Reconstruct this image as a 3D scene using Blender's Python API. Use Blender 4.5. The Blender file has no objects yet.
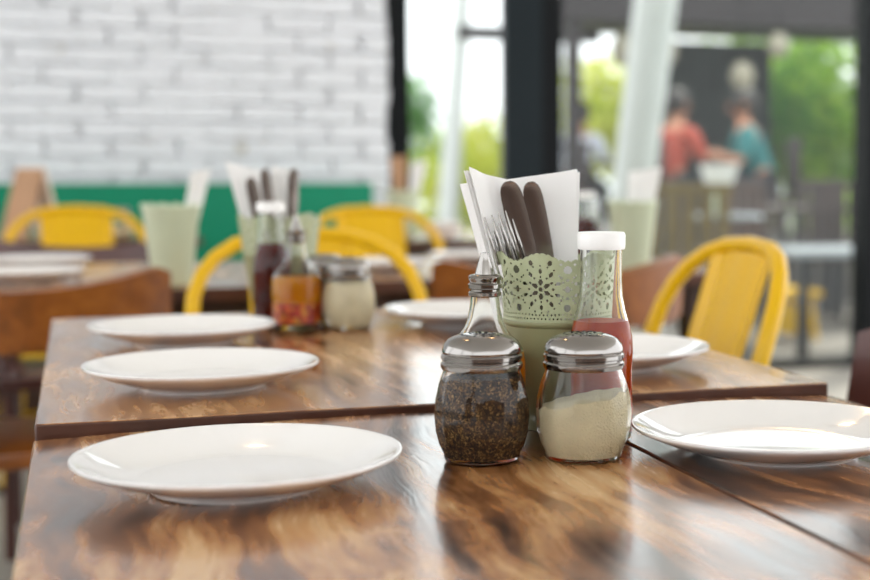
import bpy, bmesh, math, random
from mathutils import Vector, Matrix, noise
random.seed(7)
R = math.radians
SC = bpy.context.scene
COL = SC.collection

# ------------------------------------------------------------------ camera
cam_data = bpy.data.cameras.new('camera')
cam = bpy.data.objects.new('camera', cam_data); COL.objects.link(cam)
cam.location = (0, 0, 0.975)
cam.rotation_euler = (R(90 - 4.706), 0, R(-18.79))
cam_data.sensor_width = 36
cam_data.lens = 36 * 1439.7 / 870
cam_data.shift_x = -(567.3 - 435) / 870
cam_data.clip_start = 0.02
cam_data.dof.use_dof = True
cam_data.dof.focus_distance = 1.215
cam_data.dof.aperture_fstop = 3.9
SC.camera = cam

# ------------------------------------------------------------------ world, sun, exposure
world = bpy.data.worlds.new('sky'); SC.world = world; world.use_nodes = True
wn = world.node_tree.nodes; wl = world.node_tree.links; wn.clear()
wo = wn.new('ShaderNodeOutputWorld'); wb = wn.new('ShaderNodeBackground')
wb.inputs['Color'].default_value = (0.95, 0.975, 1.0, 1); wb.inputs['Strength'].default_value = 1.0
wl.new(wb.outputs[0], wo.inputs[0])
sun_d = bpy.data.lights.new('sun', 'SUN'); sun_d.energy = 1.6; sun_d.angle = R(6); sun_d.color = (1, .95, .84)
sun = bpy.data.objects.new('sun', sun_d); COL.objects.link(sun)
sun.rotation_euler = Vector((-0.42, -0.40, -0.80)).to_track_quat('-Z', 'Y').to_euler()
sun.location = (6, 14, 12)
SC.view_settings.view_transform = 'Standard'
SC.view_settings.look = 'None'
SC.view_settings.gamma = 1
SC.view_settings.use_curve_mapping = False
SC.view_settings.exposure = 1.47
SC.cycles.use_denoising = True
SC.cycles.max_bounces = 12
SC.cycles.transparent_max_bounces = 24
SC.cycles.sample_clamp_indirect = 8

# ------------------------------------------------------------------ materials
def lin(h):
    h = h.lstrip('#'); o = []
    for i in (0, 2, 4):
        c = int(h[i:i+2], 16) / 255
        o.append(c / 12.92 if c <= .04045 else ((c + .055) / 1.055) ** 2.4)
    return (*o, 1)

def new_mat(name):
    m = bpy.data.materials.new(name); m.use_nodes = True
    nt = m.node_tree; nt.nodes.clear()
    out = nt.nodes.new('ShaderNodeOutputMaterial')
    return m, nt, out

def nd(nt, typ, **kw):
    n = nt.nodes.new(typ)
    for k, v in kw.items():
        if k in n.inputs: n.inputs[k].default_value = v
        else: setattr(n, k, v)
    return n

def ramp(nt, stops, fac=None, interp='LINEAR'):
    r = nt.nodes.new('ShaderNodeValToRGB'); cr = r.color_ramp; cr.interpolation = interp
    while len(cr.elements) > 1: cr.elements.remove(cr.elements[-1])
    cr.elements[0].position = stops[0][0]; cr.elements[0].color = lin(stops[0][1])
    for p, c in stops[1:]:
        e = cr.elements.new(p); e.color = lin(c)
    if fac is not None: nt.links.new(fac, r.inputs['Fac'])
    return r

def mat(name, color, rough=.5, metal=0., coat=0., spec=.5, trans=0., vary=0., vscale=8., bump=0., bscale=60., coat_rough=.08, sheen=0., sss=0.):
    m, nt, out = new_mat(name)
    b = nd(nt, 'ShaderNodeBsdfPrincipled')
    b.inputs['Base Color'].default_value = lin(color)
    b.inputs['Roughness'].default_value = rough; b.inputs['Metallic'].default_value = metal
    b.inputs['Coat Weight'].default_value = coat; b.inputs['Coat Roughness'].default_value = coat_rough
    b.inputs['Specular IOR Level'].default_value = spec; b.inputs['Transmission Weight'].default_value = trans
    if sheen: b.inputs['Sheen Weight'].default_value = sheen
    tc = nd(nt, 'ShaderNodeTexCoord')
    if vary:
        n = nd(nt, 'ShaderNodeTexNoise', Scale=vscale, Detail=4.)
        nt.links.new(tc.outputs['Object'], n.inputs['Vector'])
        mr = nd(nt, 'ShaderNodeMapRange'); mr.inputs['From Min'].default_value = .3; mr.inputs['From Max'].default_value = .7
        mr.inputs['To Min'].default_value = 1 - vary; mr.inputs['To Max'].default_value = 1 + vary
        nt.links.new(n.outputs['Fac'], mr.inputs['Value'])
        hs = nd(nt, 'ShaderNodeHueSaturation'); hs.inputs['Color'].default_value = lin(color)
        nt.links.new(mr.outputs[0], hs.inputs['Value']); nt.links.new(hs.outputs[0], b.inputs['Base Color'])
    if bump:
        n2 = nd(nt, 'ShaderNodeTexNoise', Scale=bscale, Detail=5.)
        nt.links.new(tc.outputs['Object'], n2.inputs['Vector'])
        bp = nd(nt, 'ShaderNodeBump', Strength=bump, Distance=.004)
        nt.links.new(n2.outputs['Fac'], bp.inputs['Height']); nt.links.new(bp.outputs[0], b.inputs['Normal'])
    nt.links.new(b.outputs[0], out.inputs[0])
    return m

def wood_table(name, stops, rough=(.12, .34), scale=1.0, seed=0., coat=.45):
    m, nt, out = new_mat(name); L = nt.links.new
    b = nd(nt, 'ShaderNodeBsdfPrincipled')
    tc = nd(nt, 'ShaderNodeTexCoord'); oi = nd(nt, 'ShaderNodeObjectInfo')
    ad = nd(nt, 'ShaderNodeVectorMath', operation='ADD'); cb = nd(nt, 'ShaderNodeCombineXYZ')
    mu = nd(nt, 'ShaderNodeMath', operation='MULTIPLY'); mu.inputs[1].default_value = 7.
    L(oi.outputs['Random'], mu.inputs[0]); L(mu.outputs[0], cb.inputs[0]); L(mu.outputs[0], cb.inputs[2]); cb.inputs[1].default_value = seed
    L(tc.outputs['Object'], ad.inputs[0]); L(cb.outputs[0], ad.inputs[1])
    # slow warp so that the grain wanders and swirls
    w = nd(nt, 'ShaderNodeTexNoise', Scale=3.2 * scale, Detail=2.); L(ad.outputs[0], w.inputs['Vector'])
    sb = nd(nt, 'ShaderNodeVectorMath', operation='SUBTRACT'); sb.inputs[1].default_value = (.5, .5, .5)
    L(w.outputs['Color'], sb.inputs[0])
    sc = nd(nt, 'ShaderNodeVectorMath', operation='SCALE'); sc.inputs['Scale'].default_value = .11; L(sb.outputs[0], sc.inputs[0])
    a2 = nd(nt, 'ShaderNodeVectorMath', operation='ADD'); L(ad.outputs[0], a2.inputs[0]); L(sc.outputs[0], a2.inputs[1])
    mp = nd(nt, 'ShaderNodeMapping'); mp.inputs['Scale'].default_value = (36 * scale, 2.0 * scale, 36 * scale); L(a2.outputs[0], mp.inputs['Vector'])
    n1 = nd(nt, 'ShaderNodeTexNoise', Scale=1.0, Detail=6., Roughness=.62); L(mp.outputs[0], n1.inputs['Vector'])
    # cross figure (short bars over the grain)
    mp2 = nd(nt, 'ShaderNodeMapping'); mp2.inputs['Scale'].default_value = (60 * scale, 9 * scale, 60 * scale); mp2.inputs['Rotation'].default_value = (0, 0, R(-28)); L(a2.outputs[0], mp2.inputs['Vector'])
    n2 = nd(nt, 'ShaderNodeTexNoise', Scale=1.0, Detail=2.); L(mp2.outputs[0], n2.inputs['Vector'])
    n3 = nd(nt, 'ShaderNodeTexNoise', Scale=4.5 * scale, Detail=2.); L(ad.outputs[0], n3.inputs['Vector'])
    mx = nd(nt, 'ShaderNodeMath', operation='MULTIPLY_ADD'); L(n2.outputs['Fac'], mx.inputs[0]); mx.inputs[1].default_value = .34
    L(n1.outputs['Fac'], mx.inputs[2])
    mx2 = nd(nt, 'ShaderNodeMath', operation='MULTIPLY_ADD'); L(n3.outputs['Fac'], mx2.inputs[0]); mx2.inputs[1].default_value = .55; L(mx.outputs[0], mx2.inputs[2])
    mr = nd(nt, 'ShaderNodeMapRange'); mr.inputs['From Min'].default_value = .72; mr.inputs['From Max'].default_value = 1.14
    L(mx2.outputs[0], mr.inputs['Value'])
    rp = ramp(nt, stops, mr.outputs[0]); L(rp.outputs[0], b.inputs['Base Color'])
    # fine pores
    mp3 = nd(nt, 'ShaderNodeMapping'); mp3.inputs['Scale'].default_value = (260 * scale, 22 * scale, 260 * scale); L(a2.outputs[0], mp3.inputs['Vector'])
    n4 = nd(nt, 'ShaderNodeTexNoise', Scale=1.0, Detail=3.); L(mp3.outputs[0], n4.inputs['Vector'])
    bp = nd(nt, 'ShaderNodeBump', Strength=.09, Distance=.002); L(n4.outputs['Fac'], bp.inputs['Height'])
    n5 = nd(nt, 'ShaderNodeTexNoise', Scale=7., Detail=3.); L(tc.outputs['Object'], n5.inputs['Vector'])
    bp2 = nd(nt, 'ShaderNodeBump', Strength=.10, Distance=.006); L(n5.outputs['Fac'], bp2.inputs['Height']); L(bp.outputs[0], bp2.inputs['Normal'])
    L(bp2.outputs[0], b.inputs['Normal'])
    rr = nd(nt, 'ShaderNodeMapRange'); rr.inputs['From Min'].default_value = .3; rr.inputs['From Max'].default_value = .7
    rr.inputs['To Min'].default_value = rough[0]; rr.inputs['To Max'].default_value = rough[1]
    L(n1.outputs['Fac'], rr.inputs['Value']); L(rr.outputs[0], b.inputs['Roughness'])
    b.inputs['Specular IOR Level'].default_value = .5; b.inputs['Coat Weight'].default_value = coat; b.inputs['Coat Roughness'].default_value = .12
    L(b.outputs[0], out.inputs[0])
    return m

def glass_mat(name, tint=(.97, .985, .97), haze=0., haze_col=(.8, .82, .82), f0=.007, rough=.015):
    """thin clear glass: straight-through light plus Fresnel reflections, optionally a pale haze mixed in to lower contrast"""
    m, nt, out = new_mat(name); L = nt.links.new
    tr = nd(nt, 'ShaderNodeBsdfTransparent'); tr.inputs[0].default_value = (*tint, 1)
    gl = nd(nt, 'ShaderNodeBsdfGlossy'); gl.inputs['Roughness'].default_value = rough
    lw = nd(nt, 'ShaderNodeLayerWeight'); lw.inputs['Blend'].default_value = .5
    pw = nd(nt, 'ShaderNodeMath', operation='POWER'); L(lw.outputs['Facing'], pw.inputs[0]); pw.inputs[1].default_value = 4.
    fr = nd(nt, 'ShaderNodeMath', operation='MULTIPLY_ADD'); L(pw.outputs[0], fr.inputs[0]); fr.inputs[1].default_value = .7; fr.inputs[2].default_value = f0
    mx = nd(nt, 'ShaderNodeMixShader'); L(fr.outputs[0], mx.inputs[0]); L(tr.outputs[0], mx.inputs[1]); L(gl.outputs[0], mx.inputs[2])
    last = mx
    if haze:
        df = nd(nt, 'ShaderNodeBsdfDiffuse'); df.inputs[0].default_value = (*haze_col, 1)
        m2 = nd(nt, 'ShaderNodeMixShader'); m2.inputs[0].default_value = haze  # diffuse veil painted into the glass, imitating haze over the view
        L(mx.outputs[0], m2.inputs[1]); L(df.outputs[0], m2.inputs[2]); last = m2
    L(last.outputs[0], out.inputs[0])
    return m

def solid_glass(name):
    m, nt, out = new_mat(name)
    g = nd(nt, 'ShaderNodeBsdfGlass'); g.inputs['Color'].default_value = (.985, .99, .985, 1); g.inputs['Roughness'].default_value = 0.; g.inputs['IOR'].default_value = 1.3
    nt.links.new(g.outputs[0], out.inputs[0]); return m

def speckle(name, cols, scale, rough=.8, bump=.6, trans=0.):
    m, nt, out = new_mat(name); L = nt.links.new
    b = nd(nt, 'ShaderNodeBsdfPrincipled', Roughness=rough); tc = nd(nt, 'ShaderNodeTexCoord')
    wv = nd(nt, 'ShaderNodeTexNoise', Scale=scale * .6, Detail=2.); L(tc.outputs['Object'], wv.inputs['Vector'])
    v = nd(nt, 'ShaderNodeTexVoronoi', Scale=scale); 
    mixv = nd(nt, 'ShaderNodeVectorMath', operation='MULTIPLY_ADD'); mixv.inputs[1].default_value = (.008, .008, .008)
    L(wv.outputs['Color'], mixv.inputs[0]); L(tc.outputs['Object'], mixv.inputs[2]); L(mixv.outputs[0], v.inputs['Vector'])
    sp = nd(nt, 'ShaderNodeSeparateColor'); L(v.outputs['Color'], sp.inputs[0])
    rp = ramp(nt, [((i + .0) / len(cols), c) for i, c in enumerate(cols)], sp.outputs[0], 'CONSTANT'); L(rp.outputs[0], b.inputs['Base Color'])
    bp = nd(nt, 'ShaderNodeBump', Strength=bump, Distance=.002); L(sp.outputs[1], bp.inputs['Height']); L(bp.outputs[0], b.inputs['Normal'])
    L(b.outputs[0], out.inputs[0])
    return m

def liquid(name, col, col2, scale=40, transl=.3, rough=.12):
    m, nt, out = new_mat(name); L = nt.links.new
    tc = nd(nt, 'ShaderNodeTexCoord'); n = nd(nt, 'ShaderNodeTexNoise', Scale=float(scale), Detail=3.); L(tc.outputs['Object'], n.inputs['Vector'])
    rp = ramp(nt, [(.35, col), (.65, col2)], n.outputs['Fac'])
    df = nd(nt, 'ShaderNodeBsdfDiffuse'); tl = nd(nt, 'ShaderNodeBsdfTranslucent'); tp = nd(nt, 'ShaderNodeBsdfTransparent')
    for q in (df, tl, tp): L(rp.outputs[0], q.inputs[0])
    m1 = nd(nt, 'ShaderNodeMixShader'); m1.inputs[0].default_value = transl; L(df.outputs[0], m1.inputs[1]); L(tl.outputs[0], m1.inputs[2])
    m2 = nd(nt, 'ShaderNodeMixShader'); m2.inputs[0].default_value = .3; L(m1.outputs[0], m2.inputs[1]); L(tp.outputs[0], m2.inputs[2])
    gl = nd(nt, 'ShaderNodeBsdfGlossy'); gl.inputs['Roughness'].default_value = rough
    lw = nd(nt, 'ShaderNodeLayerWeight'); lw.inputs['Blend'].default_value = .5
    pw = nd(nt, 'ShaderNodeMath', operation='POWER'); L(lw.outputs['Facing'], pw.inputs[0]); pw.inputs[1].default_value = 5.
    fr = nd(nt, 'ShaderNodeMath', operation='MULTIPLY_ADD'); L(pw.outputs[0], fr.inputs[0]); fr.inputs[1].default_value = .3; fr.inputs[2].default_value = .01
    m3 = nd(nt, 'ShaderNodeMixShader'); L(fr.outputs[0], m3.inputs[0]); L(m2.outputs[0], m3.inputs[1]); L(gl.outputs[0], m3.inputs[2])
    L(m3.outputs[0], out.inputs[0])
    return m

def leafmat(name, c1, c2):
    m, nt, out = new_mat(name); L = nt.links.new
    tc = nd(nt, 'ShaderNodeTexCoord'); n = nd(nt, 'ShaderNodeTexNoise', Scale=2.5, Detail=3.); L(tc.outputs['Object'], n.inputs['Vector'])
    rp = ramp(nt, [(.35, c1), (.65, c2)], n.outputs['Fac'])
    df = nd(nt, 'ShaderNodeBsdfDiffuse'); tl = nd(nt, 'ShaderNodeBsdfTranslucent')
    L(rp.outputs[0], df.inputs[0]); L(rp.outputs[0], tl.inputs[0])
    mx = nd(nt, 'ShaderNodeMixShader'); mx.inputs[0].default_value = .5
    L(df.outputs[0], mx.inputs[1]); L(tl.outputs[0], mx.inputs[2]); L(mx.outputs[0], out.inputs[0])
    return m

def paper_mat(name, c, transl=.3):
    m, nt, out = new_mat(name); L = nt.links.new
    tc = nd(nt, 'ShaderNodeTexCoord'); n = nd(nt, 'ShaderNodeTexNoise', Scale=900., Detail=2.); L(tc.outputs['Object'], n.inputs['Vector'])
    bp = nd(nt, 'ShaderNodeBump', Strength=.15, Distance=.0006); L(n.outputs['Fac'], bp.inputs['Height'])
    df = nd(nt, 'ShaderNodeBsdfDiffuse'); tl = nd(nt, 'ShaderNodeBsdfTranslucent')
    for q in (df, tl): q.inputs[0].default_value = lin(c); L(bp.outputs[0], q.inputs['Normal'])
    mx = nd(nt, 'ShaderNodeMixShader'); mx.inputs[0].default_value = transl
    L(df.outputs[0], mx.inputs[1]); L(tl.outputs[0], mx.inputs[2]); L(mx.outputs[0], out.inputs[0])
    return m

def brick_paint(name, base):
    m, nt, out = new_mat(name); L = nt.links.new
    b = nd(nt, 'ShaderNodeBsdfPrincipled', Roughness=.55); tc = nd(nt, 'ShaderNodeTexCoord'); oi = nd(nt, 'ShaderNodeObjectInfo')
    ad = nd(nt, 'ShaderNodeVectorMath', operation='ADD'); L(tc.outputs['Object'], ad.inputs[0]); L(oi.outputs['Location'], ad.inputs[1])
    n = nd(nt, 'ShaderNodeTexNoise', Scale=7., Detail=5., Roughness=.7); L(ad.outputs[0], n.inputs['Vector'])
    rp = ramp(nt, [(.0, '#9c917d'), (.30, '#b9b4a8'), (.38, base), (1., '#eef0f3')], n.outputs['Fac']); L(rp.outputs[0], b.inputs['Base Color'])
    n2 = nd(nt, 'ShaderNodeTexNoise', Scale=55., Detail=4.); L(ad.outputs[0], n2.inputs['Vector'])
    bp = nd(nt, 'ShaderNodeBump', Strength=.5, Distance=.006); L(n2.outputs['Fac'], bp.inputs['Height']); L(bp.outputs[0], b.inputs['Normal'])
    L(b.outputs[0], out.inputs[0])
    return m

WOODSTOPS = [(.0, '#2a1a12'), (.2, '#4a2d1c'), (.40, '#774b2b'), (.60, '#a06c40'), (.80, '#bd8d5b'), (1., '#d0a97a')]
M = dict(
    wood=wood_table('figured_walnut', WOODSTOPS),
    wood2=wood_table('figured_walnut_pale', [(0, '#3a2213'), (.25, '#683f22'), (.5, '#97663c'), (.8, '#b98a5a'), (1, '#cda172')], seed=4.),
    woodedge=mat('table_edge_wood', '#4a2716', .42, vary=.35, vscale=14, bump=.3),
    chairwood=wood_table('stained_chair_wood', [(0, '#6e3c0c'), (.5, '#864a12'), (1, '#995a1c')], rough=(.28, .42), scale=.7, coat=.1),
    chairdark=mat('dark_red_brown_wood', '#4a1d10', .32, vary=.2, coat=.2),
    brownseat=mat('dark_brown_wood', '#3d2413', .5, vary=.25),
    yellow=mat('yellow_enamel', '#e0b000', .3, coat=.1, spec=.3, vary=.03),
    plate=mat('white_porcelain', '#f1efec', .12, coat=.6, coat_rough=.04),
    steel=mat('stainless_steel', '#94908c', .15, metal=1.),
    steel_b=mat('polished_steel', '#96928d', .12, metal=1.),
    knife=mat('knife_steel', '#8d847e', .22, metal=1.),
    pale_sage=mat('pale_sage_enamel', '#cbd5b8', .4, coat=.25, vary=.04, vscale=20),
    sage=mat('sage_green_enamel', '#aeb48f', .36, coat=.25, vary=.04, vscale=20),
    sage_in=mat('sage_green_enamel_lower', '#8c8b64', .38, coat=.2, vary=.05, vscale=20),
    napkin=paper_mat('white_paper_napkin', '#fdfcfa', .2),
    kraft=mat('kraft_card', '#b58d6c', .8, vary=.06),
    kraftlight=mat('cream_card', '#e6d8c6', .8),
    glass=solid_glass('clear_glass'),
    pane=glass_mat('window_glass', tint=(.93, .95, .94), haze=.011, f0=.010),
    cap=mat('white_plastic_cap', '#f2f1ee', .35, spec=.4),
    cheese=mat('grated_cheese', '#fff0c8', .85, vary=.05, vscale=60, bump=1., bscale=700),
    herb=speckle('dried_herb_flakes', ['#241408', '#4a2e14', '#33200b', '#69461e', '#281709', '#4a3314', '#9a7442', '#160c05'], 720.),
    sauce=liquid('red_chilli_sauce', '#c23e04', '#dc6408', 30),
    saucedark=liquid('dark_red_sauce', '#5e1206', '#7d1d08', 30),
    oil=liquid('chilli_oil', '#f09a1c', '#f5b51c', 25),
    chilli=speckle('chilli_flakes', ['#c2340c', '#a82408', '#e06414', '#d88b1a', '#8a1d06'], 160., rough=.4),
    green=mat('green_bench_vinyl', '#0d8260', .5, vary=.06, vscale=5, spec=.2),
    frame=mat('charcoal_steel_frame', '#1a2226', .45, vary=.05, spec=.12),
    framed=mat('black_steel_frame', '#0d1012', .5, spec=.12),
    floor=mat('polished_concrete', '#a9a39a', .35, vary=.10, vscale=2.2),
    paving=mat('pale_outdoor_paving', '#77716a', .7, vary=.1, vscale=1.2),
    ceiling=mat('white_ceiling', '#eceae6', .8),
    wallpaint=mat('white_wall_paint', '#e6e6e4', .7, vary=.02),
    brownwall=mat('brown_timber_wall', '#5a3820', .6, vary=.25, vscale=5),
    brick=brick_paint('whitewashed_brick', '#dfe1e5'),
    mortar=brick_paint('whitewashed_mortar', '#d6d7d9'),
    column=mat('pale_concrete_column', '#c6c9c6', .6, vary=.03),
    roof=mat('dark_brown_roof_timber', '#241d1f', .7, vary=.2),
    screen=mat('interior_shade_screen', '#222d2b', .7, vary=.25, vscale=2.5),  # dark tone stands for the shade inside the building
    lamp=mat('pale_lantern_paper', '#98927f', .6),
    slate=mat('grey_table_laminate', '#a5acb2', .3),
    blackmetal=mat('black_metal', '#1d1d20', .5),
    rattan=mat('dark_rattan', '#3b2f2c', .7, vary=.3, vscale=30),
    gold=mat('golden_bamboo', '#6e5a24', .5, vary=.2, vscale=14),
    skin=mat('skin', '#b98468', .55), hair=mat('dark_hair', '#1e1714', .5),
    coral=mat('coral_shirt', '#a84838', .8), teal=mat('teal_shirt', '#2c7071', .8), whiteshirt=mat('white_shirt', '#d9dde8', .8),
    trousers=mat('dark_trousers', '#2b2f38', .8), eye=mat('eye', '#20160f', .3),
    leaf=leafmat('green_leaves', '#74a03a', '#b8d45e'), leafy=leafmat('yellow_green_leaves', '#aebc48', '#d8d878'),
    leafd=leafmat('deep_green_leaves', '#3c6b34', '#6fa055'), bark=mat('bark', '#5a4838', .9, vary=.2),
)

def bulb_mat():
    m, nt, out = new_mat('warm_bulb'); e = nd(nt, 'ShaderNodeEmission'); e.inputs[0].default_value = (1, .62, .30, 1); e.inputs[1].default_value = 14
    nt.links.new(e.outputs[0], out.inputs[0]); return m
M['bulb'] = bulb_mat()

# ------------------------------------------------------------------ mesh helpers
class MB:
    def __init__(s): s.v = []; s.f = []
    def add(s, v, f):
        o = len(s.v); s.v += [tuple(p) for p in v]; s.f += [tuple(i + o for i in q) for q in f]; return s
    def box(s, c, d, rz=0., m=None):
        x, y, z = d[0] / 2, d[1] / 2, d[2] / 2
        v = [Vector(p) for p in ((-x,-y,-z),(x,-y,-z),(x,y,-z),(-x,y,-z),(-x,-y,z),(x,-y,z),(x,y,z),(-x,y,z))]
        mt = Matrix.Translation(c) @ Matrix.Rotation(rz, 4, 'Z') if m is None else Matrix.Translation(c) @ m
        return s.add([mt @ p for p in v], [(0,3,2,1),(4,5,6,7),(0,1,5,4),(1,2,6,5),(2,3,7,6),(3,0,4,7)])
    def lathe(s, prof, n=48, mod=None, off=(0,0,0), capb=False, capt=False):
        v = []; f = []
        for r, z in prof:
            for k in range(n):
                a = 2 * math.pi * k / n; rr = r * (mod(a, z) if mod else 1)
                v.append((off[0] + rr * math.cos(a), off[1] + rr * math.sin(a), off[2] + z))
        for i in range(len(prof) - 1):
            for k in range(n):
                k2 = (k + 1) % n
                f.append((i*n+k, i*n+k2, (i+1)*n+k2, (i+1)*n+k))
        if capb: f.append(tuple(range(n))[::-1])
        if capt: f.append(tuple(range((len(prof)-1)*n, len(prof)*n)))
        return s.add(v, f)
    def tube(s, path, rad, n=10, caps=True, flat=None):
        pts = [Vector(p) for p in path]; rads = rad if isinstance(rad, (list, tuple)) else [rad] * len(pts)
        v = []; f = []; up = None
        for i, p in enumerate(pts):
            t = (pts[min(i+1, len(pts)-1)] - pts[max(i-1, 0)]).normalized()
            if up is None:
                up = Vector((0,0,1)) if abs(t.z) < .9 else Vector((1,0,0))
            sd = t.cross(up).normalized(); up = sd.cross(t).normalized()
            for k in range(n):
                a = 2 * math.pi * k / n
                v.append(p + (sd * math.cos(a) + up * math.sin(a) * (flat or 1)) * rads[i])
        for i in range(len(pts) - 1):
            for k in range(n):
                k2 = (k+1) % n; f.append((i*n+k, i*n+k2, (i+1)*n+k2, (i+1)*n+k))
        if caps:
            f.append(tuple(range(n))[::-1]); f.append(tuple(range((len(pts)-1)*n, len(pts)*n)))
        return s.add(v, f)
    def slab(s, fn, nu, nv, th):
        """closed thin slab over a parametric surface fn(u,v); th is its thickness"""
        P = [[Vector(fn(i / nu, j / nv)) for j in range(nv+1)] for i in range(nu+1)]
        v = []; f = []
        def nrm(i, j):
            a = P[min(i+1,nu)][j] - P[max(i-1,0)][j]; b = P[i][min(j+1,nv)] - P[i][max(j-1,0)]
            n = a.cross(b); return n.normalized() if n.length > 1e-12 else Vector((0,0,1))
        for sgn in (.5, -.5):
            for i in range(nu+1):
                for j in range(nv+1): v.append(P[i][j] + nrm(i, j) * th * sgn)
        W = nv + 1; O = (nu+1) * W
        for i in range(nu):
            for j in range(nv):
                a, b, c, d = i*W+j, (i+1)*W+j, (i+1)*W+j+1, i*W+j+1
                f.append((a,b,c,d)); f.append((O+d,O+c,O+b,O+a))
        for i in range(nu):
            f.append((i*W, O+i*W, O+(i+1)*W, (i+1)*W)); f.append(((i+1)*W+nv, O+(i+1)*W+nv, O+i*W+nv, i*W+nv))
        for j in range(nv):
            f.append((j+1, O+j+1, O+j, j)); a = nu*W; f.append((a+j, O+a+j, O+a+j+1, a+j+1))
        return s.add(v, f)
    def prism(s, pts, h0, h1, frame):
        """polygon pts (2D) extruded h0..h1; frame(x, y, h) -> 3D"""
        n = len(pts); v = [frame(x, y, h0) for x, y in pts] + [frame(x, y, h1) for x, y in pts]
        f = [tuple(range(n))[::-1], tuple(range(n, 2*n))] + [(i, (i+1) % n, n + (i+1) % n, n + i) for i in range(n)]
        return s.add(v, f)
    def mesh(s, name, smooth=True, bevel=0., fix=True, angle=40):
        me = bpy.data.meshes.new(name); me.from_pydata(s.v, [], s.f)
        if fix or bevel:
            bm = bmesh.new(); bm.from_mesh(me)
            if fix: bmesh.ops.recalc_face_normals(bm, faces=bm.faces)
            if bevel: bmesh.ops.bevel(bm, geom=list(bm.edges), offset=bevel, segments=2, profile=.6, affect='EDGES')
            bm.to_mesh(me); bm.free()
        if smooth:
            me.shade_smooth()
            try: me.set_sharp_from_angle(angle=R(angle))
            except Exception: pass
        return me
    def build(s, name, m, parent=None, loc=(0,0,0), rz=0., **kw):
        return obj(name, s.mesh(name, **kw), m, parent, loc, rz)

def obj(name, me, m, parent=None, loc=(0,0,0), rz=0.):
    if m is not None and not me.materials: me.materials.append(m)
    o = bpy.data.objects.new(name, me); COL.objects.link(o)
    o.location = loc; o.rotation_euler = (0, 0, rz)
    if parent: o.parent = parent
    return o

def thing(name, label, cat, loc=(0,0,0), rz=0., group=None):
    o = bpy.data.objects.new(name, None); COL.objects.link(o); o.empty_display_size = .05
    o.location = loc; o.rotation_euler = (0, 0, rz)
    return tag(o, label, cat, group)

def tag(o, label, cat, group=None):
    o['label'] = label; o['category'] = cat
    if group: o['group'] = group
    return o

def struct(o, label=None):
    o['kind'] = 'structure'
    if label: o['label'] = label
    return o

def copy_tree(o, parent=None, loc=None, rz=None, label=None):
    c = o.copy(); COL.objects.link(c); c.parent = parent
    if loc is not None: c.location = loc
    if rz is not None: c.rotation_euler = (0, 0, rz)
    if label: c['label'] = label
    for ch in list(o.children): copy_tree(ch, c)
    return c

def lerp(a, b, t): return a + (b - a) * t

# ------------------------------------------------------------------ the room
WY = 6.3
struct(MB().box((.8, 1.6, -.05), (8.4, 9.4, .1)).build('floor', M['floor'], smooth=False), 'polished grey concrete floor')
struct(MB().box((.8, 1.6, 3.3), (8.4, 9.6, .2)).build('ceiling', M['ceiling'], smooth=False), 'white ceiling')
struct(MB().box((-3.45, 1.6, .3), (.1, 9.4, .6)).build('wall_left', M['wallpaint'], smooth=False), 'low white sill wall on the open left side')
for i, y in enumerate((-3.0, .1, 3.2, 6.2)):
    struct(MB().box((-3.45, y, 1.9), (.1, .12, 2.6)).build(f'trim_{i+4}', M['framed'], smooth=False), 'dark post of the open left side')
struct(MB().box((.8, -3.15, .8), (8.4, .1, 1.6)).build('wall_rear', M['brownwall'], smooth=False), 'brown timber wall behind the viewer')
wall = struct(MB().box((-1.05, WY + .1, 1.6), (4.7, .2, 3.2)).build('wall_back', M['mortar'], smooth=False), 'whitewashed brick wall')

def brick_mesh(i):
    bm = bmesh.new(); bmesh.ops.create_cube(bm, size=1)
    bmesh.ops.scale(bm, vec=(.251, .05, .0715), verts=bm.verts)
    bmesh.ops.bevel(bm, geom=list(bm.edges), offset=.005, segments=1, affect='EDGES')
    rnd = random.Random(i)
    for v in bm.verts: v.co += Vector((rnd.uniform(-.004, .004), rnd.uniform(-.003, .003), rnd.uniform(-.003, .003)))
    me = bpy.data.meshes.new('brick'); bm.to_mesh(me); bm.free(); me.materials.append(M['brick']); return me
bmeshes = [brick_mesh(i) for i in range(6)]
for r in range(18):
    z = .84 + r * .0765
    for c in range(10):
        x = 1.30 - .125 - c * .258 - (.129 if r % 2 else 0) + random.uniform(-.008, .008)
        if r % 2 == 0 or c > -1:
            o = obj('brick', random.choice(bmeshes), None, wall, (x, WY - .006 + random.uniform(-.005, .003), z), 0)
            o.rotation_euler = (random.uniform(-.02, .02), random.uniform(-.012, .012), random.uniform(-.015, .015))
for r in range(1, 18, 2):   # half bricks closing the odd courses at the window
    o = obj('brick', bmeshes[r % 6], None, wall, (1.30 - .055 + random.uniform(-.006, .006), WY - .013, .84 + r * .0765)); o.scale = (.44, 1, 1)

rest = MB(); rb_ = random.Random(3)      # the wall's remaining bricks, beyond the ones seen singly
for r in range(-10, 31):
    for c in range(0, 18):
        if 0 <= r < 18 and c < 10: continue
        x = 1.30 - .125 - c * .258 - (.129 if r % 2 else 0); z = .84 + r * .0765
        if x > -3.25 and .03 < z < 3.17: rest.box((x + rb_.uniform(-.006, .006), WY - .006 + rb_.uniform(-.004, .003), z), (.249, .05, .069))
ro = rest.build('more_bricks', M['brick'], wall, smooth=False); ro['kind'] = 'stuff'

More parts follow.
